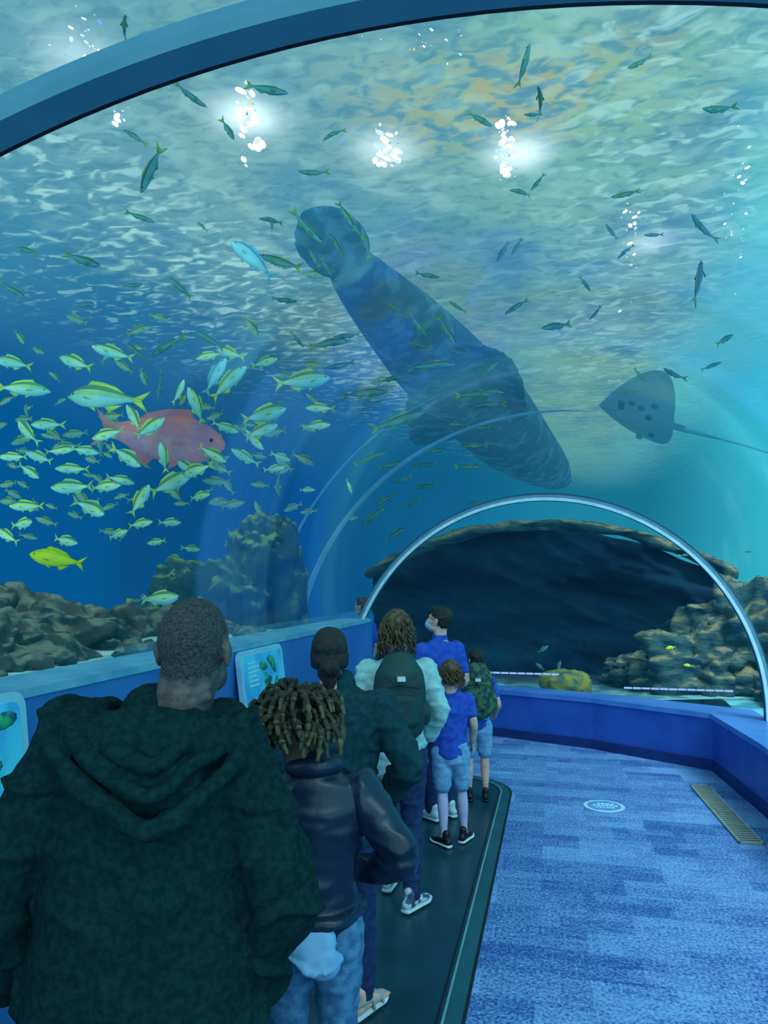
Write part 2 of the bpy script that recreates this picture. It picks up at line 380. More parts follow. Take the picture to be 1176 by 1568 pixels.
# ---------------------------------------------------------------- tank beds and rocks
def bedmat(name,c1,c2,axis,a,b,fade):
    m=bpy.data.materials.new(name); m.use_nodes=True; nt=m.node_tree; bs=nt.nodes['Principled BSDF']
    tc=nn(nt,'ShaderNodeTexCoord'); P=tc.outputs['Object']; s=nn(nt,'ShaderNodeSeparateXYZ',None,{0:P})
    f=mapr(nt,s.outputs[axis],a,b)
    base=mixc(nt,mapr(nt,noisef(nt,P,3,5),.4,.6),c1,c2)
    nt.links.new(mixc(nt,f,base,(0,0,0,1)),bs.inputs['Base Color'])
    nt.links.new(mixc(nt,f,(0,0,0,1),fade),bs.inputs['Emission Color']); bs.inputs['Emission Strength'].default_value=1  # sand turns to glowing water colour, distance haze painted in
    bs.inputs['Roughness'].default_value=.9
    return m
def bed(name,x0,x1,y0,y1,z,mat,amp=.06,nx=60,ny=60):
    bm=bmesh.new(); g=[[None]*(ny+1) for _ in range(nx+1)]
    for i in range(nx+1):
        for j in range(ny+1):
            x=x0+(x1-x0)*i/nx; y=y0+(y1-y0)*j/ny
            g[i][j]=bm.verts.new((x,y,z+amp*noise.fractal(Vector((x*.8,y*.8,z)),1,2,4)))
    for i in range(nx):
        for j in range(ny): bm.faces.new((g[i][j],g[i+1][j],g[i+1][j+1],g[i][j+1]))
    return obj(name,bm,mat)
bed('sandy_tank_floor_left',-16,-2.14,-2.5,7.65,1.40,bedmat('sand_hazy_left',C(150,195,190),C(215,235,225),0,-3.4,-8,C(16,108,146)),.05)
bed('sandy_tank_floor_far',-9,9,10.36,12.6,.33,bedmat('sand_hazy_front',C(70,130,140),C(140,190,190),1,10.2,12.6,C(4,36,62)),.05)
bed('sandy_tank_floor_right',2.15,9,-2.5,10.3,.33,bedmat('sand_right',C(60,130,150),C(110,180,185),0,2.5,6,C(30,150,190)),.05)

def rock(bm,c,r,seed,amp=.35,sub=5,strat=.0):
    g=bmesh.ops.create_icosphere(bm,subdivisions=sub,radius=1)
    o=Vector((seed*7.3,seed*3.1,seed*1.7)); asp=Vector((r[0],r[1],r[2]))/max(r)
    for v in g['verts']:
        p=v.co.copy(); pa=Vector((p.x*asp.x,p.y*asp.y,p.z*asp.z))
        d=1+amp*noise.fractal(pa*1.8+o,1,2,5)+amp*.5*(1-abs(noise.noise(pa*3.5+o))*2)*.5
        q=p*d
        if strat: q.xy=q.xy*(1+strat*math.sin(q.z*22+3*noise.noise(p*2+o)))
        v.co=Vector(c)+Vector((q.x*r[0],q.y*r[1],q.z*r[2]))
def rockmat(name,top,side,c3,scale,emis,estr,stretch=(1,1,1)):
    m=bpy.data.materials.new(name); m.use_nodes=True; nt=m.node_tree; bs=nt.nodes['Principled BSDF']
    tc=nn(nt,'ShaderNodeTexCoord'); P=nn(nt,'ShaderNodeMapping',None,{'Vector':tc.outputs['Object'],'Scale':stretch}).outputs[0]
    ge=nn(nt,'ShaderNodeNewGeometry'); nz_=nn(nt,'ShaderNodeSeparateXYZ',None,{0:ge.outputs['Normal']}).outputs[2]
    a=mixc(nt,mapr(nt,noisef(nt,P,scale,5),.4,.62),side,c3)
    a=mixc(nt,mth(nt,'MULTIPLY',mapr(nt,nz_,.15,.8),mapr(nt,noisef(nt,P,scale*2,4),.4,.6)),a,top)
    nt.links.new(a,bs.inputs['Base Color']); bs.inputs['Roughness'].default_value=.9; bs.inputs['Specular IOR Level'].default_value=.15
    bs.inputs['Emission Color'].default_value=emis; bs.inputs['Emission Strength'].default_value=estr  # water-coloured glow painted on the rock as haze
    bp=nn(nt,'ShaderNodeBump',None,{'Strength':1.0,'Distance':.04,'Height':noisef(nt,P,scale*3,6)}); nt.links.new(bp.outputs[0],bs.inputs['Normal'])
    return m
bm=bmesh.new()
for i,(x,y,z,a,b,cc) in enumerate(((-3.05,3.7,1.42,.33,.42,.20),(-3.3,4.7,1.42,.4,.4,.25),(-3.15,5.5,1.40,.3,.35,.2),(-2.85,2.9,1.38,.25,.35,.15),(-4.6,5.2,1.4,.7,.7,.32),(-4.9,3.6,1.4,.7,.6,.26),(-2.9,6.1,1.38,.2,.25,.14))):
    rock(bm,(x,y,z),(a,b,cc),i+1,.55)
rk=random.Random(3)
for i in range(26):
    x=rk.uniform(-3.0,-2.3);y=rk.uniform(2.6,6.2);q=rk.uniform(.03,.09); rock(bm,(x,y,1.42),(q,q*1.2,q*.7),100+i,.5,3)
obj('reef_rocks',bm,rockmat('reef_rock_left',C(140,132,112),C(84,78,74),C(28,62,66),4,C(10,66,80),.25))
bm=bmesh.new()
for i,a in enumerate(((-2.85,6.85,1.6,.34,.34,.55),(-3.25,6.8,1.6,.40,.36,.42),(-2.62,7.0,1.85,.24,.26,.60),(-2.5,7.2,1.55,.17,.22,.5),(-3.8,6.9,1.4,.42,.36,.26),(-2.7,6.9,2.2,.24,.25,.26),(-3.5,6.7,1.85,.22,.22,.2))):
    rock(bm,a[:3],a[3:],i+21,.5)
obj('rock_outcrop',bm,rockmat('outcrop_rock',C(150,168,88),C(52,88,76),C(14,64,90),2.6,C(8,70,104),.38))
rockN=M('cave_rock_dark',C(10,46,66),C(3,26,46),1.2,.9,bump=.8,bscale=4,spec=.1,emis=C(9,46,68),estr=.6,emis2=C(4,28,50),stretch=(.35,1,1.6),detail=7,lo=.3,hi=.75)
bm=bmesh.new(); nx,nz=110,50; g=[[None]*(nz+1) for _ in range(nx+1)]
for i in range(nx+1):
    for j in range(nz+1):
        x=-3.15+6.15*i/nx; top=2.80-.10*(x+.2)**2+.05*noise.noise(Vector((x*1.3,0,0))); z=.1+(top-.1)*j/nz
        g[i][j]=bm.verts.new((x,13.4+.5*noise.fractal(Vector((x*.6,z*2.2+x*.8,3)),1,2,5)-.3*(j/nz)**4,z))
for i in range(nx):
    for j in range(nz): bm.faces.new((g[i][j],g[i+1][j],g[i+1][j+1],g[i][j+1]))
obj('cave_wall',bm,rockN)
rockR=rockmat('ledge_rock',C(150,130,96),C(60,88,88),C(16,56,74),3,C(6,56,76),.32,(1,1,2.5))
bm=bmesh.new()
pts=[];rad=[]
for i in range(15):
    x=-3.0+5.8*i/14; pts.append((x,12.4,2.78-.095*(x+.1)**2)); rad.append((.2+.04*math.sin(i*1.7),.07+.035*math.sin(i*1.3)**2))
loft(bm,pts,rad,ref=(0,1,0),n=22,sub=8)
for v in bm.verts: v.co+=Vector((0,.12,.05))*noise.fractal(Vector((v.co.x*1.4,v.co.y*3,v.co.z*5)),1,2,4)
obj('rock_overhang',bm,rockR)
bm=bmesh.new()
for i,a in enumerate(((2.1,11.05,.55,.75,.45,.62),(1.65,11.3,.42,.5,.4,.36),(2.6,11.3,1.0,.6,.6,.78),(3.5,11.2,.8,.8,.8,.95),(4.6,10.8,.5,.9,.9,.7),(2.95,10.1,.4,.4,.4,.42),(1.3,11.9,.4,.5,.4,.3))):
    rock(bm,a[:3],a[3:],i+40,.5,5,.05)
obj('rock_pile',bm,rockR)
bm=bmesh.new(); rock(bm,(.23,10.66,.42),(.34,.2,.19),61,.3,4)
obj('yellow_coral',bm,M('yellow_coral_skin',C(150,140,60),C(40,90,90),9,.8,bump=.6,emis=C(60,80,40),estr=.2))
bm=bmesh.new(); rock(bm,(-.75,10.75,.34),(.2,.18,.07),62,.4,4)
obj('coral_rubble',bm,M('pale_coral',C(120,190,190),C(50,110,120),9,.8,bump=.6))
bm=bmesh.new()  # glowing dashes imitate LED strips reflected in the window
for x0,x1,z in ((-.85,.05,.60),(.98,2.3,.45)):
    x=x0
    while x<x1: box(bm,(x,10.38,z-.011),(x+.10,10.40,z+.011)); x+=.112
obj('led_strip_lights',bm,E('led',C(150,190,255),1.0),smooth=False)

# ---------------------------------------------------------------- fish
def fish_geo(kind):
    if kind=='grunt': prof=[(.50,.008,.006),(.46,.045,.03),(.38,.095,.055),(.26,.140,.070),(.12,.152,.072),(-.04,.135,.062),(-.18,.095,.042),(-.30,.048,.024),(-.38,.030,.014)]
    elif kind=='slim': prof=[(.50,.006,.005),(.44,.030,.024),(.34,.058,.042),(.20,.080,.055),(.05,.085,.056),(-.12,.070,.045),(-.26,.042,.028),(-.36,.020,.014),(-.40,.016,.010)]
    else: prof=[(.50,.02,.02),(.45,.075,.05),(.36,.13,.08),(.22,.175,.10),(.06,.18,.10),(-.10,.155,.085),(-.24,.11,.055),(-.34,.07,.03),(-.39,.06,.02)]
    n=12; V=[];F=[];Mi=[]
    for x,h,wd in prof:
        for k in range(n):
            a=2*math.pi*k/n; V.append(Vector((x,wd*math.cos(a),h*math.sin(a)+(.01 if math.sin(a)>0 else 0))))
    for i in range(len(prof)-1):
        for k in range(n):
            F.append((i*n+k,i*n+(k+1)%n,(i+1)*n+(k+1)%n,(i+1)*n+k))
            sm=math.sin(2*math.pi*(k+.5)/n); Mi.append(0 if sm>.6 else (1 if sm>.0 else 2))
    F.append(tuple(range(n))[::-1]); Mi.append(1)
    F.append(tuple((len(prof)-1)*n+k for k in range(n))); Mi.append(3)
    def fin(pts,t=.006):
        b=len(V)
        for p in pts: V.append(Vector((p[0],p[1]+t,p[2])))
        for p in pts: V.append(Vector((p[0],p[1]-t,p[2])))
        m=len(pts)
        F.append(tuple(range(b,b+m))); Mi.append(3); F.append(tuple(range(b+m,b+2*m))[::-1]); Mi.append(3)
        for i in range(m): F.append((b+i,b+m+i,b+m+(i+1)%m,b+(i+1)%m)); Mi.append(3)
    hm=max(p[1] for p in prof); th=.15 if kind!='slim' else .12
    fin([(-.37,0,.02),(-.44,0,.07),(-.55,0,th),(-.47,0,.01)]); fin([(-.37,0,-.02),(-.47,0,-.01),(-.55,0,-th),(-.44,0,-.07)])
    fin([(-.36,0,.022),(-.47,0,.012),(-.47,0,-.012),(-.36,0,-.022)])
    fin([(.24,0,hm*.85),(.16,0,hm*1.4),(.0,0,hm*1.3),(-.16,0,hm*1.0),(-.28,0,hm*.45),(-.1,0,hm*.6)])
    fin([(-.05,0,-hm*.8),(-.12,0,-hm*1.3),(-.27,0,-hm*.55)]); fin([(.18,0,-hm*.85),(.06,0,-hm*1.3),(.08,0,-hm*.85)])
    for sg in (1,-1):
        b=len(V); wd=max(p[2] for p in prof)
        for p in ((.24,sg*wd*.9,-.01),(.10,sg*(wd+.06),-.035),(.09,sg*(wd+.02),-.06),(.2,sg*wd*.8,-.045)): V.append(Vector(p))
        F.append((b,b+1,b+2,b+3)); Mi.append(3)
        c=Vector((.40,sg*prof[2][2]*.93,.025)); b=len(V); r=.017
        for d in ((r,0,0),(0,0,r),(-r,0,0),(0,0,-r),(0,sg*r*.7,0)): V.append(c+Vector(d))
        for i in range(4): F.append((b+i,b+(i+1)%4,b+4)); Mi.append(4)
    return V,F,Mi
GEO={k:fish_geo(k) for k in ('grunt','slim','grouper')}
def school(name,items,mats):
    VV=[];FF=[];MM=[]
    for pos,L,head,kind in items:
        V,F,Mi=GEO[kind]; H=head.normalized(); Z=Vector((0,0,1)); u=Z-H*Z.dot(H)
        if u.length<.15: u=Vector((0,1,0))-H*H.y
        u.normalize(); s=u.cross(H); b=len(VV); bend=random.uniform(-.45,.45)
        fat=random.uniform(.9,1.1)
        for v in V:
            y=v.y+bend*(v.x-.1)**2; VV.append(pos+(H*v.x+s*y+u*v.z*fat)*L)
        FF+= [tuple(i+b for i in f) for f in F]; MM+=Mi
    me=bpy.data.meshes.new(name); me.from_pydata([tuple(v) for v in VV],[],FF); me.update()
    for m in mats: me.materials.append(m)
    for p,mi in zip(me.polygons,MM): p.material_index=mi; p.use_smooth=True
    return link(bpy.data.objects.new(name,me))
def place(u,v,l,ang,kind,rho,tm=14):
    p,t=outside(u,v,rho,tm); a=math.radians(ang)
    head=RT*math.cos(a)+UP*math.sin(a)+FW*random.uniform(-.5,.5)
    return (p,l*t/1132*1.05,head,kind)
eye=M('fish_eye',C(6,10,14),None,9,.2)
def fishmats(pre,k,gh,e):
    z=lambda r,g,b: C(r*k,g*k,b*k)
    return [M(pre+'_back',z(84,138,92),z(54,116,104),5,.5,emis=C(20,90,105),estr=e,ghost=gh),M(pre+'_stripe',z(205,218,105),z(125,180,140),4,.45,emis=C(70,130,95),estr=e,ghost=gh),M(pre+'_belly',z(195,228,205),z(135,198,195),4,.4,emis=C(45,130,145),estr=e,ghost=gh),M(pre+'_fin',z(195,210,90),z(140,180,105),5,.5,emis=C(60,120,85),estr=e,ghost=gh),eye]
G=[(18,555,50,170),(35,595,75,175),(115,555,60,160),(172,540,58,165),(155,608,120,175),(40,660,52,135),(72,650,48,180),(300,620,55,110),(350,585,70,40),(405,635,76,10),(465,583,82,10),(195,700,65,150),(230,655,50,40),(262,740,66,30),(110,746,62,2),(160,745,50,5),(140,778,62,-20),(40,775,45,0),(35,802,42,10),(110,718,45,0),(45,722,42,-30),(400,660,52,20),(375,700,45,-30),(387,672,45,-50),(425,740,40,-85),(420,718,32,10),(470,750,25,0),(300,720,50,20),(325,695,48,-30),(215,765,50,60),(245,915,55,5),(10,820,40,-30),(100,828,42,-10),(215,802,40,10),(180,818,36,20),(260,800,34,0),(490,625,42,0),(485,652,40,5),(535,745,22,-70),(285,715,40,150),(165,665,45,20),(60,700,40,160),(350,540,50,160),(405,555,45,10),(320,545,40,20),(430,700,30,-20),(275,600,40,60),(205,640,45,-60),(92,690,38,10),(240,830,30,10),(130,690,40,-10),(20,700,40,0),(305,760,36,10),(345,655,40,-20),(185,735,40,-15),(250,700,44,100)]
items=[place(u,v,l,a+random.choice((0,0,0,180)),'grunt',random.uniform(2.5,3.6)) for u,v,l,a in G]
school('grunt_fish_school',items,fishmats('grunt',1.0,0,.3))
items=[]
for i in range(110):
    u=random.gauss(210,165);v=random.gauss(690,105)
    if u<-60 or u>540 or v>880: continue
    items.append(place(u,v,random.uniform(16,40),random.choice((0,180))+random.gauss(0,35),'grunt',random.uniform(4.6,6.5)))
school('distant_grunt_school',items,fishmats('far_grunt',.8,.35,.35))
school('yellow_reef_fish',[place(85,856,74,-12+180,'grunt',2.5)],[M('yf1',C(190,210,20),C(150,180,20),9,.4),M('yf2',C(215,225,20),None,9,.4),M('yf3',C(215,225,60),None,9,.4),M('yf4',C(190,200,20),None,9,.4),eye])
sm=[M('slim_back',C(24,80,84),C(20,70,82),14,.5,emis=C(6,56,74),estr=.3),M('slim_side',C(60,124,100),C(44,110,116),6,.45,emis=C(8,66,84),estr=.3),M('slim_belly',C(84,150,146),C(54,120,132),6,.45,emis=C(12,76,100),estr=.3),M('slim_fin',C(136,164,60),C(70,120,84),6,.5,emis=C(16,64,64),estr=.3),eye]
S=[(255,530,66,25),(245,592,48,75),(505,525,62,5),(560,602,66,5),(660,560,70,3),(610,645,90,20),(565,702,52,20),(600,712,42,10),(650,712,36,5),(652,745,36,5),(725,683,40,5),(718,715,40,0),(570,792,42,40),(748,620,50,5),(728,604,58,0),(600,470,32,-20),(640,498,52,-50),(685,508,50,-60),(640,528,40,-20),(430,402,72,-22),(470,350,62,-45),(540,345,50,-50),(530,330,45,-60),(515,375,40,-60),(560,370,50,-75),(230,262,82,75),(205,208,38,-30),(292,148,52,-30),(410,138,64,-15),(190,42,52,95),(510,205,36,20),(478,265,46,8),(735,183,42,-35),(828,155,58,90),(803,100,58,75),(815,176,26,0),(977,98,42,30),(1098,168,56,10),(936,355,30,-60),(1075,350,56,-40),(1070,430,78,72),(896,435,28,-60),(850,500,52,15),(790,470,38,30),(770,385,36,60),(790,380,30,60),(798,294,38,0),(823,280,30,50),(957,298,40,5),(1000,360,30,5),(958,385,30,40),(655,422,36,-8),(415,337,36,0),(215,333,42,-15),(310,347,20,-40),(205,437,30,0),(40,383,42,-20),(130,400,60,-22),(275,440,42,-40),(435,460,40,0),(130,467,32,0),(20,445,42,-30),(1030,573,42,-20),(980,575,30,-40),(912,480,25,50),(965,602,30,10),(700,470,30,-30),(615,735,30,20),(590,765,36,30),(630,770,30,25),(605,818,40,30),(600,580,40,10),(520,560,45,10),(455,520,30,-50),(320,520,46,-30),(210,540,44,-40),(530,515,40,10),(700,650,36,0),(750,565,30,40),(1110,520,36,30),(1090,560,30,20),(480,395,30,-60),(500,410,30,-60),(350,200,40,-60),(700,540,30,-10),(755,600,36,0),(668,690,30,5),(735,655,30,0),(1050,850,20,0),(1145,845,14,0),(728,770,22,10)]
items=[place(u,v,l,a+random.choice((0,180)),'slim',random.uniform(2.6,3.4),11) for u,v,l,a in S]
school('slim_fish_school',items,sm)
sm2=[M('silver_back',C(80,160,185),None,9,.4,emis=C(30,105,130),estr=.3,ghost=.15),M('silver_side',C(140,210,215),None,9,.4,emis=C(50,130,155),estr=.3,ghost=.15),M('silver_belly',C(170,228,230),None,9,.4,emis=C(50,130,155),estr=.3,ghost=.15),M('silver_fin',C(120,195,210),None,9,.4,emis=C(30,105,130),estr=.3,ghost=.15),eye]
school('silver_fish',[place(385,395,78,-40+180,'grunt',3.0),place(330,575,60,60,'grunt',3.2),place(245,918,50,0,'grunt',2.6)],sm2)
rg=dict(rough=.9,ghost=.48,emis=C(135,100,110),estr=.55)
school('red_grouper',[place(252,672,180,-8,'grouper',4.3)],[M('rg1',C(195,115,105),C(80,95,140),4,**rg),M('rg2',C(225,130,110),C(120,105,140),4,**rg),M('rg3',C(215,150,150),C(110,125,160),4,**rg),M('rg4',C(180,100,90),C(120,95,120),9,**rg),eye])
yl=[M('ya',C(210,220,40),None,9,.4,emis=C(120,130,20),estr=.3)]*4+[eye]
school('yellow_tang_fish',[(Vector((1.55,10.2,1.0)),.12,Vector((-1,0,-.2)),'grunt'),(Vector((1.75,10.2,.78)),.11,Vector((-1,0,.1)),'grunt')],yl)
school('gray_reef_fish',[(Vector((-.05,10.2,.95)),.16,Vector((1,0,.7)),'grunt'),(Vector((-.1,10.2,.72)),.14,Vector((-1,0,.8)),'grunt'),(Vector((.15,10.2,.74)),.14,Vector((.3,0,1)),'grunt')],sm)

# whale shark, swimming away overhead
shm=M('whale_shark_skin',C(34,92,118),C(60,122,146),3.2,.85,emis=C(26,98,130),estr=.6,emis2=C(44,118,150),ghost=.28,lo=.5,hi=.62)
bm=bmesh.new()
key=[(486,345,5.0,.10,.14),(520,388,5.0,.19,.18),(565,440,4.97,.36,.26),(620,500,4.9,.50,.42),(680,565,4.8,.66,.55),(740,625,4.7,.76,.62),(790,680,4.6,.76,.6),(830,715,4.5,.62,.45),(850,735,4.42,.42,.25)]
pts=[at_z(u,v,z) for u,v,z,a,b in key]
loft(bm,pts,[(k[3],k[4]) for k in key],ref=(1,0,0),n=28,sub=6)
def slab(bm,poly,t):
    poly=[Vector(p) for p in poly]; poly=catmull(poly+[poly[0]],5)[:-1]
    nrm=(poly[5]-poly[0]).cross(poly[10]-poly[0]).normalized()*t
    c=sum(poly,Vector())/len(poly); n=len(poly)
    mid1=[bm.verts.new(c.lerp(p,.8)+nrm*.7) for p in poly]; mid2=[bm.verts.new(c.lerp(p,.8)-nrm*.7) for p in poly]
    a=[bm.verts.new(p) for p in poly]; T=bm.verts.new(c+nrm); B=bm.verts.new(c-nrm)
    for i in range(n):
        j=(i+1)%n
        bm.faces.new((a[i],a[j],mid1[j],mid1[i])); bm.faces.new((a[j],a[i],mid2[i],mid2[j]))
        bm.faces.new((mid1[i],mid1[j],T)); bm.faces.new((mid2[j],mid2[i],B))
A=lambda u,v,z: at_z(u,v,z)
slab(bm,[A(510,350,5),A(470,316,5.05),A(446,352,5.0),A(456,395,4.9),A(503,430,4.8),A(530,405,4.95)],.06)
slab(bm,[A(500,365,5),A(540,395,5),A(572,372,5.05),A(545,330,5.1),A(505,312,5.1),A(475,320,5.1)],.06)
slab(bm,[A(670,530,4.7),A(735,525,4.65),A(785,548,4.5),A(806,600,4.4),A(812,680,4.55),A(735,625,4.7)],.09)
slab(bm,[A(650,580,4.7),A(618,615,4.5),A(632,680,4.4),A(700,672,4.5),A(720,640,4.6)],.09)
blob('whale_shark',bm,shm,None,.045,smooth=8)

# spotted ray with whip tail
ray=empty('spotted_ray',at_z(985,640,4.7))
bm=bmesh.new(); NX,NS=24,24; gT=[];gB=[]
for i in range(NX+1):
    u=i/NX; x=.62-1.15*u; half=.95*(math.sin(math.pi*min(1,u*1.15)**.8)**.9 if u<.87 else .05)+.03
    rt=[];rb=[]
    for j in range(NS+1):
        s_=-1+2*j/NS; y=half*s_; xx=x-.35*abs(s_)**1.5*half
        t=.13*(1-abs(s_))**1.2*math.sin(math.pi*min(.98,max(.02,u)))+.004
        cv=.18*abs(s_)**2*half
        rt.append(bm.verts.new((xx,y,t+cv))); rb.append(bm.verts.new((xx,y,-t*.8+cv)))
    gT.append(rt);gB.append(rb)
for i in range(NX):
    for j in range(NS):
        bm.faces.new((gT[i][j],gT[i+1][j],gT[i+1][j+1],gT[i][j+1])); bm.faces.new((gB[i][j+1],gB[i+1][j+1],gB[i+1][j],gB[i][j]))
loft(bm,[(-.45,0,0),(-1.2,0,.02),(-2.0,.1,-.05),(-2.6,.2,-.12)],[.04,.016,.009,.003],n=8,sub=6)
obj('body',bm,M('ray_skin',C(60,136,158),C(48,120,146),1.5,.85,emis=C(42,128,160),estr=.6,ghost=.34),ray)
bm=bmesh.new()
for i in range(9):
    ell(bm,(random.uniform(-.2,.35),random.uniform(-.5,.5),-.05),(.05,.05,.03),None,2)
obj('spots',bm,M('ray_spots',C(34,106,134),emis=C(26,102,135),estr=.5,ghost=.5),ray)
ray.rotation_euler=(math.radians(18),math.radians(-22),math.radians(168)); ray.scale=(1.3,1.3,1.3)

# ---------------------------------------------------------------- people
def hand(parent,W,d,sgn,k,skin,name):
    d=d.normalized(); nrm=Vector((-sgn,0,0)); nrm=(nrm-d*nrm.dot(d)).normalized(); x=d.cross(nrm)
    fwd=Vector((0,1,0)); 
    if x.dot(fwd)<0: x=-x
    T=lambda a,b,c: W+(x*a+d*b+nrm*c)*k
    bm=bmesh.new()
    loft(bm,[T(0,-.02,0),T(0,.03,0),T(0,.085,0)],[(.026*k,.018*k),(.038*k,.016*k),(.04*k,.013*k)],ref=x,n=14)
    for bx,L,c in ((-.031,.058,.5),(-.011,.07,.42),(.010,.076,.36),(.031,.068,.3)):
        p=[(bx,.08,0)];a=0;y=.08;z=0
        for q in range(3):
            a+=c; l=L*(.42,.33,.25)[q]; y+=l*math.cos(a); z+=l*math.sin(a); p.append((bx*1.08,y,z))
        loft(bm,[T(*q) for q in p],[.0092*k,.0088*k,.008*k,.0068*k],n=10,sub=3)
    loft(bm,[T(.026,.02,.004),T(.05,.052,.012),T(.058,.08,.022),T(.056,.1,.03)],[.014*k,.0115*k,.010*k,.008*k],n=10,sub=3)
    return blob(name,bm,skin,parent,.0036*k+.0004,smooth=1)

def head(parent,C0,k,yaw,pitch,roll,skin,hairm,style,neckbase,mask=False,glasses=False,neckw=1.0):
    Mx=Matrix.Translation(C0)@Matrix.Rotation(yaw,4,'Z')@Matrix.Rotation(pitch,4,'X')@Matrix.Rotation(roll,4,'Y')@Matrix.Scale(k,4)
    T=lambda *a: Mx@Vector(a)
    bm=bmesh.new()
    def EL(b,c,r,sub=3):
        bmesh.ops.create_icosphere(b,subdivisions=sub,radius=1,matrix=Mx@Matrix.Translation(Vector(c))@Matrix.Diagonal(Vector((r[0],r[1],r[2],1))))
    EL(bm,(0,-.014,.02),(.076,.094,.092)); EL(bm,(0,.022,-.028),(.064,.066,.085)); EL(bm,(0,.048,-.09),(.034,.034,.026))
    EL(bm,(0,-.035,-.035),(.062,.062,.06))
    for s in (1,-1):
        EL(bm,(s*.034,.022,-.07),(.03,.048,.034)); EL(bm,(s*.033,.07,-.022),(.02,.018,.018))
        EL(bm,(s*.079,-.012,-.014),(.008,.02,.031)); EL(bm,(s*.083,-.02,-.004),(.006,.014,.022)); EL(bm,(s*.01,.094,-.037),(.008,.009,.007))
    loft(bm,[T(0,.082,.008),T(0,.098,-.02),T(0,.104,-.034)],[.008*k,.010*k,.012*k],n=10,sub=3)
    loft(bm,[T(-.045,.066,.02),T(0,.082,.02),T(.045,.066,.02)],[.009*k]*3,n=10,sub=3)
    loft(bm,[T(0,.0885,-.058),T(0,.09,-.066)],[(.022*k,.008*k)]*2,n=10,sub=1)
    loft(bm,[T(0,-.022,-.04),(T(0,-.03,-.11)+Vector(neckbase))/2,neckbase],[.056*k*neckw,.056*k*neckw,.066*k*neckw],n=18)
    if neckw>1:
        for zz in (-.068,-.09,-.112): loft(bm,[T(-.045,-.05,zz+.010),T(0,-.083,zz),T(.045,-.05,zz+.010)],[.012*k]*3,n=10)
    ho=blob('head',bm,[skin,hairm],parent,.0045*k,smooth=2)
    inv=Mx.inverted()
    if style in('buzz','short'):
        for p in ho.data.polygons:
            q=inv@p.center
            if q.z>-.056+.004*math.sin(q.x*300) and abs(q.x)<.0745 and (q.y<-.0 or q.z>.058) and (q.z>.03 or q.y<-.025) and (q.z>-.045 or q.y<-.05): p.material_index=1
    bm=bmesh.new()
    for s in (1,-1): EL(bm,(s*.031,.0765,0),(.0125,.010,.0085),2)
    obj('eye_whites',bm,MW,parent)
    bm=bmesh.new()
    for s in (1,-1): EL(bm,(s*.031,.0845,0),(.0055,.003,.0055),2)
    obj('irises',bm,MIR,parent)
    bm=bmesh.new(); EL(bm,(0,.0945,-.062),(.021,.006,.0035),2); obj('mouth',bm,MLIP,parent)
    rnd=random.Random(int(abs(C0.x*1000)+C0.y*7)+len(style))
    if style=='short':
        bm=bmesh.new(); EL(bm,(0,-.022,.034),(.083,.096,.088)); EL(bm,(0,.03,.075),(.06,.05,.035)); EL(bm,(0,-.05,-.01),(.072,.06,.06))
        blob('hair',bm,hairm,parent,.006*k,disp=lambda c:.006*noise.noise(c*45)+.004*noise.noise(c*90),smooth=1)
    if style in('tied','curly','bob'):
        bm=bmesh.new(); EL(bm,(0,-.02,.03),(.086,.1,.094)); EL(bm,(0,-.045,-.03),(.08,.07,.075))
        for s in (1,-1): EL(bm,(s*.068,-.01,-.02),(.024,.045,.06))
        if style=='tied':
            EL(bm,(0,-.1,-.06),(.045,.04,.05)); EL(bm,(0,-.06,-.085),(.06,.05,.055)); EL(bm,(0,-.085,-.12),(.035,.03,.05))
        blob('hair_cap',bm,hairm,parent,.006*k,disp=lambda c:.003*noise.noise(Vector((c.x*120,c.y*60,c.z*25)))+.003*noise.noise(c*30),smooth=1)
    if style in('curly','bob'):
        bm=bmesh.new(); Ln=.15 if style=='curly' else .10
        for i in range(120 if style=='curly' else 110):
            az=rnd.uniform(math.pi*.92,math.pi*2.08); zz=rnd.uniform(-.5,.9)
            cr=math.sqrt(1-zz*zz*.8); p=Vector((.086*math.cos(az)*cr,-.02+.1*math.sin(az)*cr,.02+.08*zz))
            L=Ln*rnd.uniform(.7,1.15)+.05*max(zz,0); ph=rnd.uniform(0,6.3); hr=rnd.uniform(.006,.012); out=Vector((math.cos(az),math.sin(az),0))
            pp=[]
            for q in range(13):
                t=q/12; pp.append(T(*(p+out*(.03*math.sin(min(1,t*1.5)*1.57))+Vector((hr*math.cos(ph+t*11),hr*math.sin(ph+t*11),-L*t)))))
            loft(bm,pp,[.0055*k*(1-.5*q/12) for q in range(13)],n=5,sub=1)
        obj('curls',bm,hairm,parent)
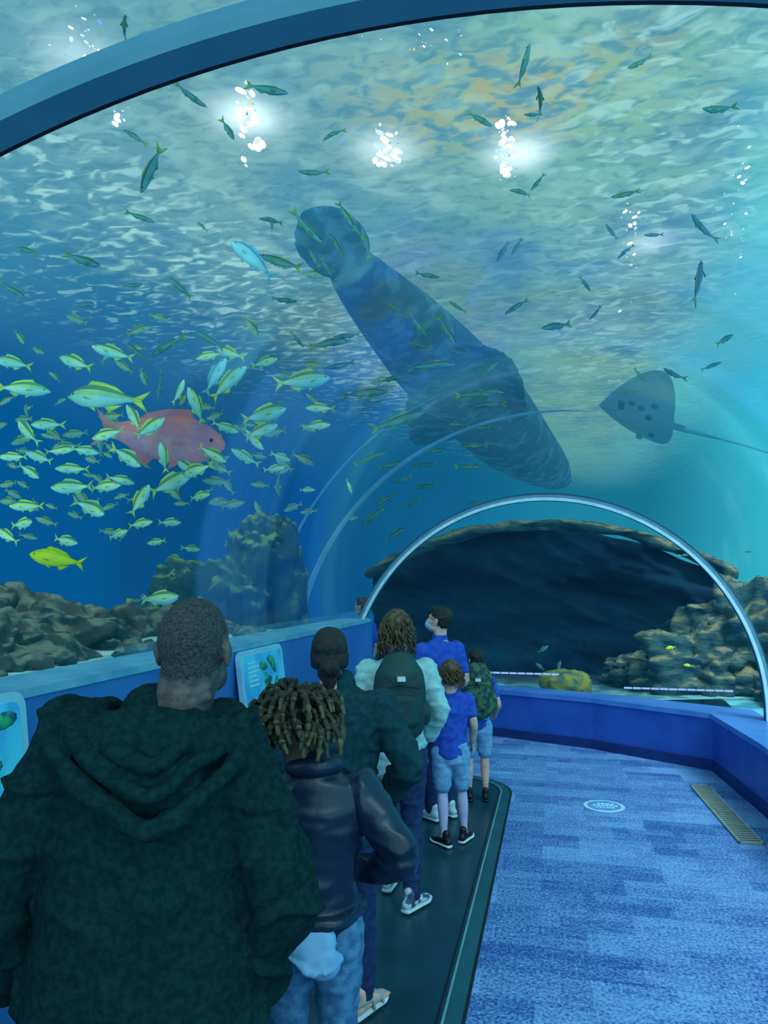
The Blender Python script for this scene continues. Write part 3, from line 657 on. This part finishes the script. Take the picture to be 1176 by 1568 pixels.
    if style=='dreads':
        bm=bmesh.new(); EL(bm,(0,-.016,.03),(.082,.098,.09)); obj('scalp_hair',bm,hairm,parent)
        bm=bmesh.new(); bt=bmesh.new()
        for i in range(230):
            az=rnd.uniform(0,2*math.pi); zz=rnd.uniform(-.7,1)
            d=Vector((math.cos(az)*math.sqrt(max(0,1-zz*zz)),math.sin(az)*math.sqrt(max(0,1-zz*zz)),zz))
            if d.y>.35 and zz<.45: continue
            p=Vector((d.x*.08,-.016+d.y*.096,.03+d.z*.088)); j=Vector((rnd.uniform(-1,1),rnd.uniform(-1,1),rnd.uniform(-.6,.6)))*.03
            out=(d+Vector((0,0,.3))).normalized(); L=rnd.uniform(.5,1.05)
            flat=Vector((d.x,d.y,0))
            q=[p,p+out*.035*L+j*.4,p+out*.052*L+flat*.02+j+Vector((0,0,0)),p+out*.05*L+flat*.036+j*1.5+Vector((0,0,-.03*L)),p+out*.04*L+flat*.038+j*2.0+Vector((0,0,-.075*L))]
            r=rnd.uniform(.0085,.0125)
            q=catmull([T(*a) for a in q],4); n_=len(q); rr=[r*k*(1+.18*math.sin(i_*2.4+i))*(1 if i_<n_-3 else .75) for i_ in range(n_)]
            cut=int(n_*.74)
            loft(bm,q[:cut+1],rr[:cut+1],n=7,sub=1); loft(bt,q[cut:],rr[cut:],n=7,sub=1)
        obj('dreadlocks',bm,hairm,parent); obj('dreadlock_tips',bt,MTIP,parent)
    if mask:
        bm=bmesh.new(); EL(bm,(0,.06,-.058),(.062,.056,.046)); EL(bm,(0,.085,-.035),(.03,.03,.02))
        blob('face_mask',bm,M('surgical_mask',C(130,195,235),None,9,.7,bump=.2),parent,.005*k,smooth=2)
        bm=bmesh.new()
        for s in (1,-1):
            loft(bm,[T(s*.055,.06,-.035),T(s*.074,.02,-.02),T(s*.084,-.022,-.005)],[.0018*k]*3,n=6); loft(bm,[T(s*.055,.05,-.08),T(s*.07,.01,-.05),T(s*.084,-.022,-.02)],[.0018*k]*3,n=6)
        obj('mask_loops',bm,MW,parent)
    if glasses:
        bm=bmesh.new()
        for s in (1,-1):
            pp=[T(s*.033+.024*math.cos(a/12*6.283),.094,.002+.017*math.sin(a/12*6.283)) for a in range(13)]
            loft(bm,pp,[.002*k]*13,n=6,sub=1); loft(bm,[T(s*.057,.092,.006),T(s*.078,.04,.008),T(s*.085,-.02,.002)],[.002*k]*3,n=6)
        loft(bm,[T(-.009,.095,.004),T(.009,.095,.004)],[.002*k]*2,n=6,sub=1)
        obj('glasses',bm,MIR,parent)

MW=M('eye_white',C(225,235,240),None,9,.3); MIR=M('iris_dark',C(15,15,20),None,9,.2); MLIP=M('lips',C(130,70,75),None,20,.5); MTIP=M('dread_tips',C(104,98,70),C(68,64,46),60,.7)
def shoe(parent,A,yaw,k,upper,sole,name,sandal=False,skin=None):
    Mx=Matrix.Translation(Vector((A[0],A[1],0)))@Matrix.Rotation(yaw,4,'Z')@Matrix.Scale(k,4); T=lambda *a: Mx@Vector(a)
    bm=bmesh.new()
    loft(bm,[T(0,-.075,.018),T(0,-.03,.018),T(.003,.05,.018),T(.002,.12,.018),T(0,.175,.022)],[(.034*k,.014*k),(.038*k,.014*k),(.040*k,.014*k),(.046*k,.014*k),(.026*k,.012*k)],ref=(Mx.to_3x3()@Vector((1,0,0))),n=18)
    for v in bm.verts: v.co.z=max(v.co.z,.002)
    obj(name+'_sole',bm,sole,parent)
    bm=bmesh.new()
    loft(bm,[T(0,-.06,.05),T(0,-.015,.055),T(0,.04,.052),T(0,.1,.04),T(0,.16,.034)],[(.031*k,.032*k),(.034*k,.036*k),(.036*k,.032*k),(.040*k,.02*k),(.024*k,.012*k)],ref=(Mx.to_3x3()@Vector((1,0,0))),n=18)
    loft(bm,[T(0,-.028,.06),T(0,-.03,.115)],[.034*k,.034*k],n=16,sub=2)
    if sandal:
        for i in range(5): loft(bm,[T(-.03+.015*i,.12,.036),T(-.031+.0155*i,.172-.004*abs(i-3.4)*1.5,.033)],[.010*k,.008*k],n=8,sub=2)
        blob(name+'_foot',bm,skin,parent,.005)
        bm=bmesh.new()
        for y,h in ((.1,.062),(.03,.088)): loft(bm,[T(-.044,y,.03),T(-.03,y,h*.85),T(0,y,h),T(.03,y,h*.85),T(.044,y,.03)],[(.014*k,.005*k)]*5,ref=(0,1,0),n=10)
        loft(bm,[T(-.036,.02,.07),T(-.03,-.06,.075),T(0,-.095,.07),T(.03,-.06,.075),T(.036,.02,.07)],[(.004*k,.009*k)]*5,ref=(1,0,0),n=8)
        obj(name+'_straps',bm,upper,parent)
    else:
        blob(name+'_upper',bm,upper,parent,.006,smooth=2)
        bm=bmesh.new()
        for i in range(4): loft(bm,[T(-.022,.03+.02*i,.08-.009*i),T(0,.034+.02*i,.088-.010*i),T(.022,.03+.02*i,.08-.009*i)],[.003*k]*3,n=6)
        obj(name+'_laces',bm,MW if upper is not MSN else MIR,parent)

def person(name,loc,yaw,H,top,pants,skin,hairm,style,bulk=1.0,arm=1.0,LE=(-.145,-.02,.64),LW=(-.14,.06,.50),RE=(.145,-.02,.64),RW=(.14,.06,.50),
           sleeve='long',leg='long',hem=.49,shoes=None,sole=None,LA=(-.055,0,.05),RA=(.055,0,.05),hy=0,hp=0,hr=0,hoff=(0,0),hk=1.0,
           rings=None,extra=None,vox=.009,folds=.004,mask=False,glasses=False,sandal=False,legr=1.0,footyaw=(.1,-.1),fold_fn=None,neckw=1.0,legskin=None,hdz=0.0):
    e=empty(name,(loc[0],loc[1],loc[2] if len(loc)>2 else .019),yaw)
    V=lambda p: Vector((p[0]*H,p[1]*H,p[2]*H))
    bm=bmesh.new()
    if rings is None:
        rings=[(hem,.100,.070),(.54,.096,.068),(.60,.088,.063),(.67,.096,.068),(.735,.106,.070),(.78,.108,.062),(.812,.086,.052),(.832,.050,.042),(.845,.036,.036)]
        rings=[rings[0]]+[r for r in rings[1:] if r[0]>hem+.02]
    loft(bm,[V((0,0 if z<.6 else -.005,z)) for z,a,b in rings],[(a*H*bulk,b*H*bulk) for z,a,b in rings],ref=(1,0,0),n=32,sub=4)
    ar=arm*H
    for s,E_,W_ in ((-1,LE,LW),(1,RE,RW)):
        sh=Vector((s*.098*bulk,0,.788)); E_=Vector(E_);W_=Vector(W_)
        if sleeve=='long':
            loft(bm,[V(sh),V(sh.lerp(E_,.5)),V(E_),V(E_.lerp(W_,.5)),V(E_.lerp(W_,.93))],[.042*ar,.037*ar,.034*ar,.030*ar,.027*ar],n=20,sub=5)
        else:
            m_=sh.lerp(E_,.62); loft(bm,[V(sh),V(sh.lerp(E_,.3)),V(m_)],[.040*ar,.036*ar,.034*ar],n=20)
    if extra: extra(bm,V,H)
    def df(c):
        a=folds*noise.noise(Vector((c.x*9,c.y*9,c.z*3.0)))*1.6+folds*noise.noise(Vector((c.x*14+5,c.y*14,c.z*26)))*.9
        w=noise.noise(Vector((c.x*5+3,c.y*5,c.z*9)))
        return a+folds*1.5*(1-min(1,abs(w)*5))
    blob('top_garment',bm,top,e,vox,disp=fold_fn or df,smooth=3)
    for s,E_,W_,nm in ((-1,LE,LW,'left'),(1,RE,RW,'right')):
        sh=Vector((s*.098*bulk,0,.788)); E_=Vector(E_);W_=Vector(W_)
        bm=bmesh.new()
        if sleeve=='long': loft(bm,[V(E_.lerp(W_,.8)),V(W_)],[.019*H,.016*H],n=14)
        else: loft(bm,[V(sh.lerp(E_,.3)),V(E_),V(E_.lerp(W_,.45)),V(W_)],[.027*H,.023*H,.022*H,.0155*H],n=16)
        blob(nm+'_forearm',bm,skin,e,.006)
        hand(e,V(W_),V(W_)-V(E_)*1.0,s,.56*H,skin,nm+'_hand')
    hips=[Vector((-.052,0,.50)),Vector((.052,0,.50))]
    bm=bmesh.new()
    loft(bm,[V((0,0,.46)),V((0,0,.52)),V((0,0,.58))],[(.085*H,.062*H),(.094*H,.064*H),(.082*H,.057*H)],n=28)
    lb=bmesh.new()
    for s,hp_,A_ in ((-1,hips[0],Vector(LA)),(1,hips[1],Vector(RA))):
        kn=hp_.lerp(A_,.48)+Vector((0,.018,0)); lr=legr*H
        if leg=='long': loft(bm,[V(hp_),V(hp_.lerp(kn,.5)),V(kn),V(kn.lerp(A_,.45)),V(A_.lerp(kn,.03))],[.055*lr,.048*lr,.038*lr,.035*lr,.029*lr],n=20,sub=5)
        else:
            loft(bm,[V(hp_),V(hp_.lerp(kn,.5)),V(hp_.lerp(kn,.85))],[.056*lr,.053*lr,.050*lr],n=20)
            loft(lb,[V(hp_.lerp(kn,.6)),V(kn),V(kn.lerp(A_,.35)),V(A_.lerp(kn,.2)),V(A_)],[.038*H,.029*H,.031*H,.021*H,.018*H],n=16,sub=5)
    blob('pants' if leg=='long' else 'shorts',bm,pants,e,.009,disp=lambda c:.005*noise.noise(Vector((c.x*14,c.y*14,c.z*20)))+.004*(1-min(1,abs(noise.noise(Vector((c.x*7,c.y*7,c.z*14))))*5)),smooth=2)
    if leg!='long': blob('legs',lb,legskin or skin,e,.007)
    else: lb.free()
    k=H/1.75*(1.0 if H>1.4 else 1.08)
    shoe(e,V(LA),footyaw[0],k,shoes,sole,'left_shoe',sandal,skin); shoe(e,V(RA),footyaw[1],k,shoes,sole,'right_shoe',sandal,skin)
    kk=.13*H/.227*hk
    C0=Vector((hoff[0],hoff[1]+.005,H-.112*kk+hdz))
    head(e,C0,kk,hy,hp,hr,skin,hairm,style,(hoff[0]*.5,-.012*H,.825*H),mask=mask,glasses=glasses,neckw=neckw)
    return e

skinD=M('skin_dark',C(104,88,84),C(74,60,60),26,.5,bump=.15,bscale=90)
skinDb=M('skin_brown',C(120,88,76),C(100,72,64),18,.5)
skinL=M('skin_light',C(225,180,165),C(200,152,142),20,.6,bump=.05,bscale=80)
tights=M('pale_tights',C(190,180,215),C(170,165,205),14,.6)
buzz=M('buzz_hair',C(42,42,46),C(84,78,78),160,.75,bump=.6,bscale=220)
dk=M('dark_hair',C(26,22,24),C(48,38,36),30,.5,bump=.5,bscale=60,stretch=(4,4,.6))
br_=M('brown_hair',C(112,84,58),C(58,42,34),40,.5,bump=.4,bscale=60)
brd=M('dread_hair',C(38,36,34),C(68,62,48),50,.75,bump=.5,bscale=90)
coat=M('green_coat_fleece',C(20,52,54),C(13,38,43),60,.92,bump=.35,bscale=240,spec=.08)
navy=M('navy_bomber_nylon',C(24,40,66),C(16,30,52),8,.34,bump=.15,bscale=16)
gj=M('teal_jacket_cotton',C(28,68,78),C(20,56,66),40,.88,bump=.25,bscale=160,spec=.1)
wj=M('white_jacket',C(170,206,206),C(145,188,194),30,.8,bump=.2,bscale=90)
jean=M('denim_light',C(80,132,170),C(52,96,142),30,.85,bump=.3,bscale=160)
jeand=M('denim_dark',C(26,52,98),C(16,38,80),30,.85,bump=.3,bscale=160)
blues=M('royal_blue_cotton',C(52,88,190),C(38,72,176),24,.85,bump=.15,bscale=120,spec=.15)
ltshort=M('light_blue_shorts',C(120,168,208),C(96,150,196),24,.85,bump=.2,bscale=120)
blk=M('black_shoe',C(18,22,30),None,9,.5); wht=M('white_rubber',C(205,220,230),None,9,.5); tan=M('sandal_strap',C(150,165,170),None,9,.5)
MSN=M('sneaker_knit',C(60,80,120),C(190,205,220),22,.7,lo=.45,hi=.55)

# man in hooded coat
def hood(bm,V,H):
    ell(bm,(0,-.12,1.455),(.18,.055,.09)); ell(bm,(0.02,-.14,1.40),(.125,.045,.085)); ell(bm,(0,-.05,1.485),(.13,.11,.045)); ell(bm,(.02,-.165,1.375),(.12,.04,.07))
    def loop(s,r,dz,dy):
        P=[(-.10*s,.09,1.485),(-.165*s,.03,1.53),(-.210*s,-.06,1.53),(-.205*s,-.135,1.48+dz*.3),(-.11*s,-.200+dy,1.385+dz*.7),(.03,-.232+dy,1.300+dz),(.14*s,-.200+dy,1.365+dz*.8),(.215*s,-.14,1.43+dz*.3),(.215*s,-.05,1.505),(.165*s,.03,1.52),(.10*s,.09,1.485)]
        loft(bm,P,[r*.7,r,r*1.1,r*1.1,r*1.1,r*1.15,r*1.1,r*1.1,r*1.1,r,r*.7],ref=(0,0,1),n=14,sub=5)
    loop(1.0,.019,0,0); loop(.80,.016,.070,.008); loop(.62,.017,.125,.028)
    loft(bm,[(-.10,.05,1.48),(-.12,-.03,1.51),(-.08,-.10,1.505),(0,-.13,1.495),(.08,-.10,1.505),(.12,-.03,1.51),(.10,.05,1.48)],[.024]*7,ref=(0,0,1),n=14,sub=4)
cr=[(.36,.158,.106),(.45,.154,.104),(.53,.148,.100),(.60,.141,.095),(.67,.136,.092),(.735,.131,.086),(.78,.120,.076),(.803,.094,.062),(.824,.060,.050),(.834,.045,.045)]
def coatfold(c):
    low=min(1,max(0,(1.32-c.z)/.25))
    a=.026*low*noise.noise(Vector((c.x*8+1,c.y*4,c.z*1.2)))
    side=abs(c.x)>.23
    b=.010*noise.noise(Vector((c.x*9+4,c.y*9,c.z*16)))*(1 if side else .35)
    w=noise.noise(Vector((c.x*4+8,c.y*4,c.z*6))); r=.019*(1-min(1,abs(w)*6))*(1 if side else .45)
    seam=-.007*math.exp(-((c.x-.01)/.006)**2)*low if c.y<0 else 0
    return a+b+r+seam
person('man_in_hooded_coat',(-.845,1.68),math.radians(22),1.80,coat,jeand,skinD,buzz,'buzz',bulk=1.0,arm=1.42,LE=(-.190,-.035,.625),LW=(-.180,.05,.485),RE=(.178,-.03,.605),RW=(.140,.03,.465),
       rings=cr,extra=hood,vox=.0065,fold_fn=coatfold,shoes=blk,sole=blk,hoff=(.100,-.01),hy=math.radians(-16),hp=math.radians(2),hk=1.07,hdz=-.008,legr=1.15,LA=(-.06,0,.05),RA=(.06,.02,.05),neckw=1.16)

# boy with dreadlocks
def puff(bm,V,H):
    loft(bm,[V((-.105,.02,.54)),V((-.06,-.068,.54)),V((0,-.082,.54)),V((.06,-.068,.54)),V((.105,.02,.54))],[.013*H]*5,ref=(0,0,1),n=10)
    loft(bm,[V((-.05,.03,.845)),V((-.045,-.03,.85)),V((0,-.05,.85)),V((.045,-.03,.85)),V((.05,.03,.845))],[.016*H]*5,ref=(0,0,1),n=10)
def puffold(c):
    side=1.0 if abs(c.x)>.14 else .6
    return side*.012*(1-min(1,abs(noise.noise(Vector((c.x*6,c.y*6,c.z*13))))*4))+.007*noise.noise(Vector((c.x*10,c.y*10,c.z*22)))
b2=person('boy_with_dreadlocks',(-.650,2.36),math.radians(14),1.46,navy,jean,skinDb,brd,'dreads',bulk=1.06,arm=1.15,LE=(-.155,-.03,.63),LW=(-.13,.08,.56),RE=(.190,-.05,.665),RW=(.118,.06,.60),
       hem=.53,extra=puff,vox=.0075,fold_fn=puffold,shoes=wht,sole=wht,hoff=(-.065,0),hk=1.0,hp=math.radians(4),legr=1.1)
bm=bmesh.new(); ell(bm,(0,-.11,.735),(.08,.035,.07)); ell(bm,(.03,-.12,.68),(.065,.03,.05)); loft(bm,[(-.06,-.115,.71),(.02,-.15,.665),(.09,-.12,.70)],[(.018,.008)]*3,n=10); ell(bm,(-.02,-.1,.775),(.06,.03,.04))
blob('light_blue_cap',bm,M('cap_cloth',C(140,185,222),C(112,162,206),8,.8),b2,.005,disp=lambda c:.007*noise.noise(Vector((c.x*30,c.y*10,c.z*12))))

# woman in teal jacket
person('woman_in_teal_jacket',(-.80,3.20),math.radians(8),1.62,gj,jeand,skinL,dk,'tied',bulk=1.08,arm=1.22,LE=(-.15,-.02,.64),LW=(-.12,.07,.53),RE=(.180,-.02,.645),RW=(.12,.08,.545),
       hem=.47,shoes=tan,sole=wht,sandal=True,hy=math.radians(10),hoff=(-.06,0),LA=(-.03,.02,.05),RA=(.06,0,.05),legr=.95,folds=.008,footyaw=(.1,-.5))

# woman with backpack
def backpack(parent,H,y0,mat,sc,flat):
    bm=bmesh.new(); z0=.62*H
    loft(bm,[(0,y0-.02,z0-.02*sc),(0,y0,z0+.12*sc),(0,y0+.01,z0+.26*sc),(0,y0+.02,z0+.34*sc)],[(.13*sc,.07*sc),(.145*sc,.08*sc),(.135*sc,.07*sc),(.09*sc,.05*sc)],n=28)
    loft(bm,[(0,y0-.07*sc,z0+.02*sc),(0,y0-.075*sc,z0+.14*sc)],[(.1*sc,.035*sc),(.095*sc,.03*sc)],n=22)
    for s in (-1,1): ell(bm,(s*.14*sc,y0,z0+.06*sc),(.03*sc,.045*sc,.07*sc))
    blob('backpack_body',bm,mat,parent,.007,disp=lambda c:.004*noise.noise(c*18))
    bm=bmesh.new()
    for s in (-1,1):
        loft(bm,[(s*.06*sc,y0+.03,z0+.33*sc),(s*.075*sc,y0+.09*sc,z0+.38*sc),(s*.088*sc,y0+.2*sc,z0+.33*sc),(s*.1*sc,y0+.24*sc,z0+.2*sc),(s*.13*sc,y0+.16*sc,z0+.05*sc),(s*.13*sc,y0+.03,z0)],[(.02*sc,.006*sc)]*6,ref=(1,0,0),n=10)
    loft(bm,[(-.03,y0+.02,z0+.385*sc),(0,y0+.015,z0+.42*sc),(.03,y0+.02,z0+.385*sc)],[.007]*3,n=8)
    loft(bm,[(-.1*sc,y0-.09*sc,z0+.20*sc),(0,y0-.095*sc,z0+.215*sc),(.1*sc,y0-.09*sc,z0+.20*sc)],[.005]*3,n=8)
    obj('backpack_straps',bm,flat,parent)
    bm=bmesh.new(); box(bm,(-.022,y0-.115*sc,z0+.24*sc),(.022,y0-.06*sc,z0+.262*sc)); obj('backpack_label',bm,MW,parent,smooth=False)
w4=person('woman_with_backpack',(-.79,4.32),math.radians(17),1.66,wj,jeand,skinL,br_,'curly',bulk=1.03,arm=1.02,LE=(-.145,-.02,.64),LW=(-.13,.06,.52),RE=(.150,-.02,.65),RW=(.12,.05,.56),
       hem=.47,shoes=MSN,sole=wht,hy=math.radians(-14),LA=(-.02,.12,.05),RA=(.045,-.06,.05),folds=.008,footyaw=(-.3,-.7))
backpack(w4,1.66,-.15,M('green_backpack',C(22,64,66),C(16,50,56),8,.6,bump=.1),1.04,M('strap_black',C(14,30,36)))
# girl
person('girl_in_blue_shirt',(-.62,5.34),math.radians(14),1.27,blues,ltshort,skinL,br_,'bob',bulk=.98,arm=1.02,LE=(-.15,-.06,.66),LW=(-.13,.10,.64),RE=(.128,-.02,.65),RW=(.13,.06,.53),
       sleeve='short',leg='short',hem=.50,shoes=blk,sole=wht,hk=1.15,legr=.97,LA=(-.045,-.04,.05),RA=(.075,.03,.05),folds=.005,footyaw=(.6,-.5),legskin=tights)
# masked man
person('man_with_face_mask',(-.78,5.88),math.radians(48),1.63,blues,jeand,skinL,dk,'short',bulk=1.06,arm=1.1,sleeve='short',hem=.48,shoes=wht,sole=wht,mask=True,glasses=True,hy=math.radians(24),hp=math.radians(12),RW=(.13,.12,.56),LW=(-.13,.12,.56))
# child with backpack
c7=person('child_with_backpack',(-.55,6.42),math.radians(10),1.25,blues,ltshort,skinL,dk,'short',bulk=.98,arm=1.0,sleeve='short',leg='short',hem=.5,legr=.97,shoes=blk,sole=blk,hk=1.12,hy=math.radians(20),RW=(.14,.1,.56))
backpack(c7,1.25,-.13,M('camo_backpack',C(60,104,70),C(22,58,66),22,.7,lo=.45,hi=.55),.98,M('strap_dark',C(20,40,46)))
# visitor beyond the bend
person('visitor_in_blue_shirt',(-2.12,8.6,0),math.radians(70),1.66,blues,jeand,skinL,br_,'short',sleeve='short',shoes=blk,sole=blk,hp=math.radians(8))
print('done')
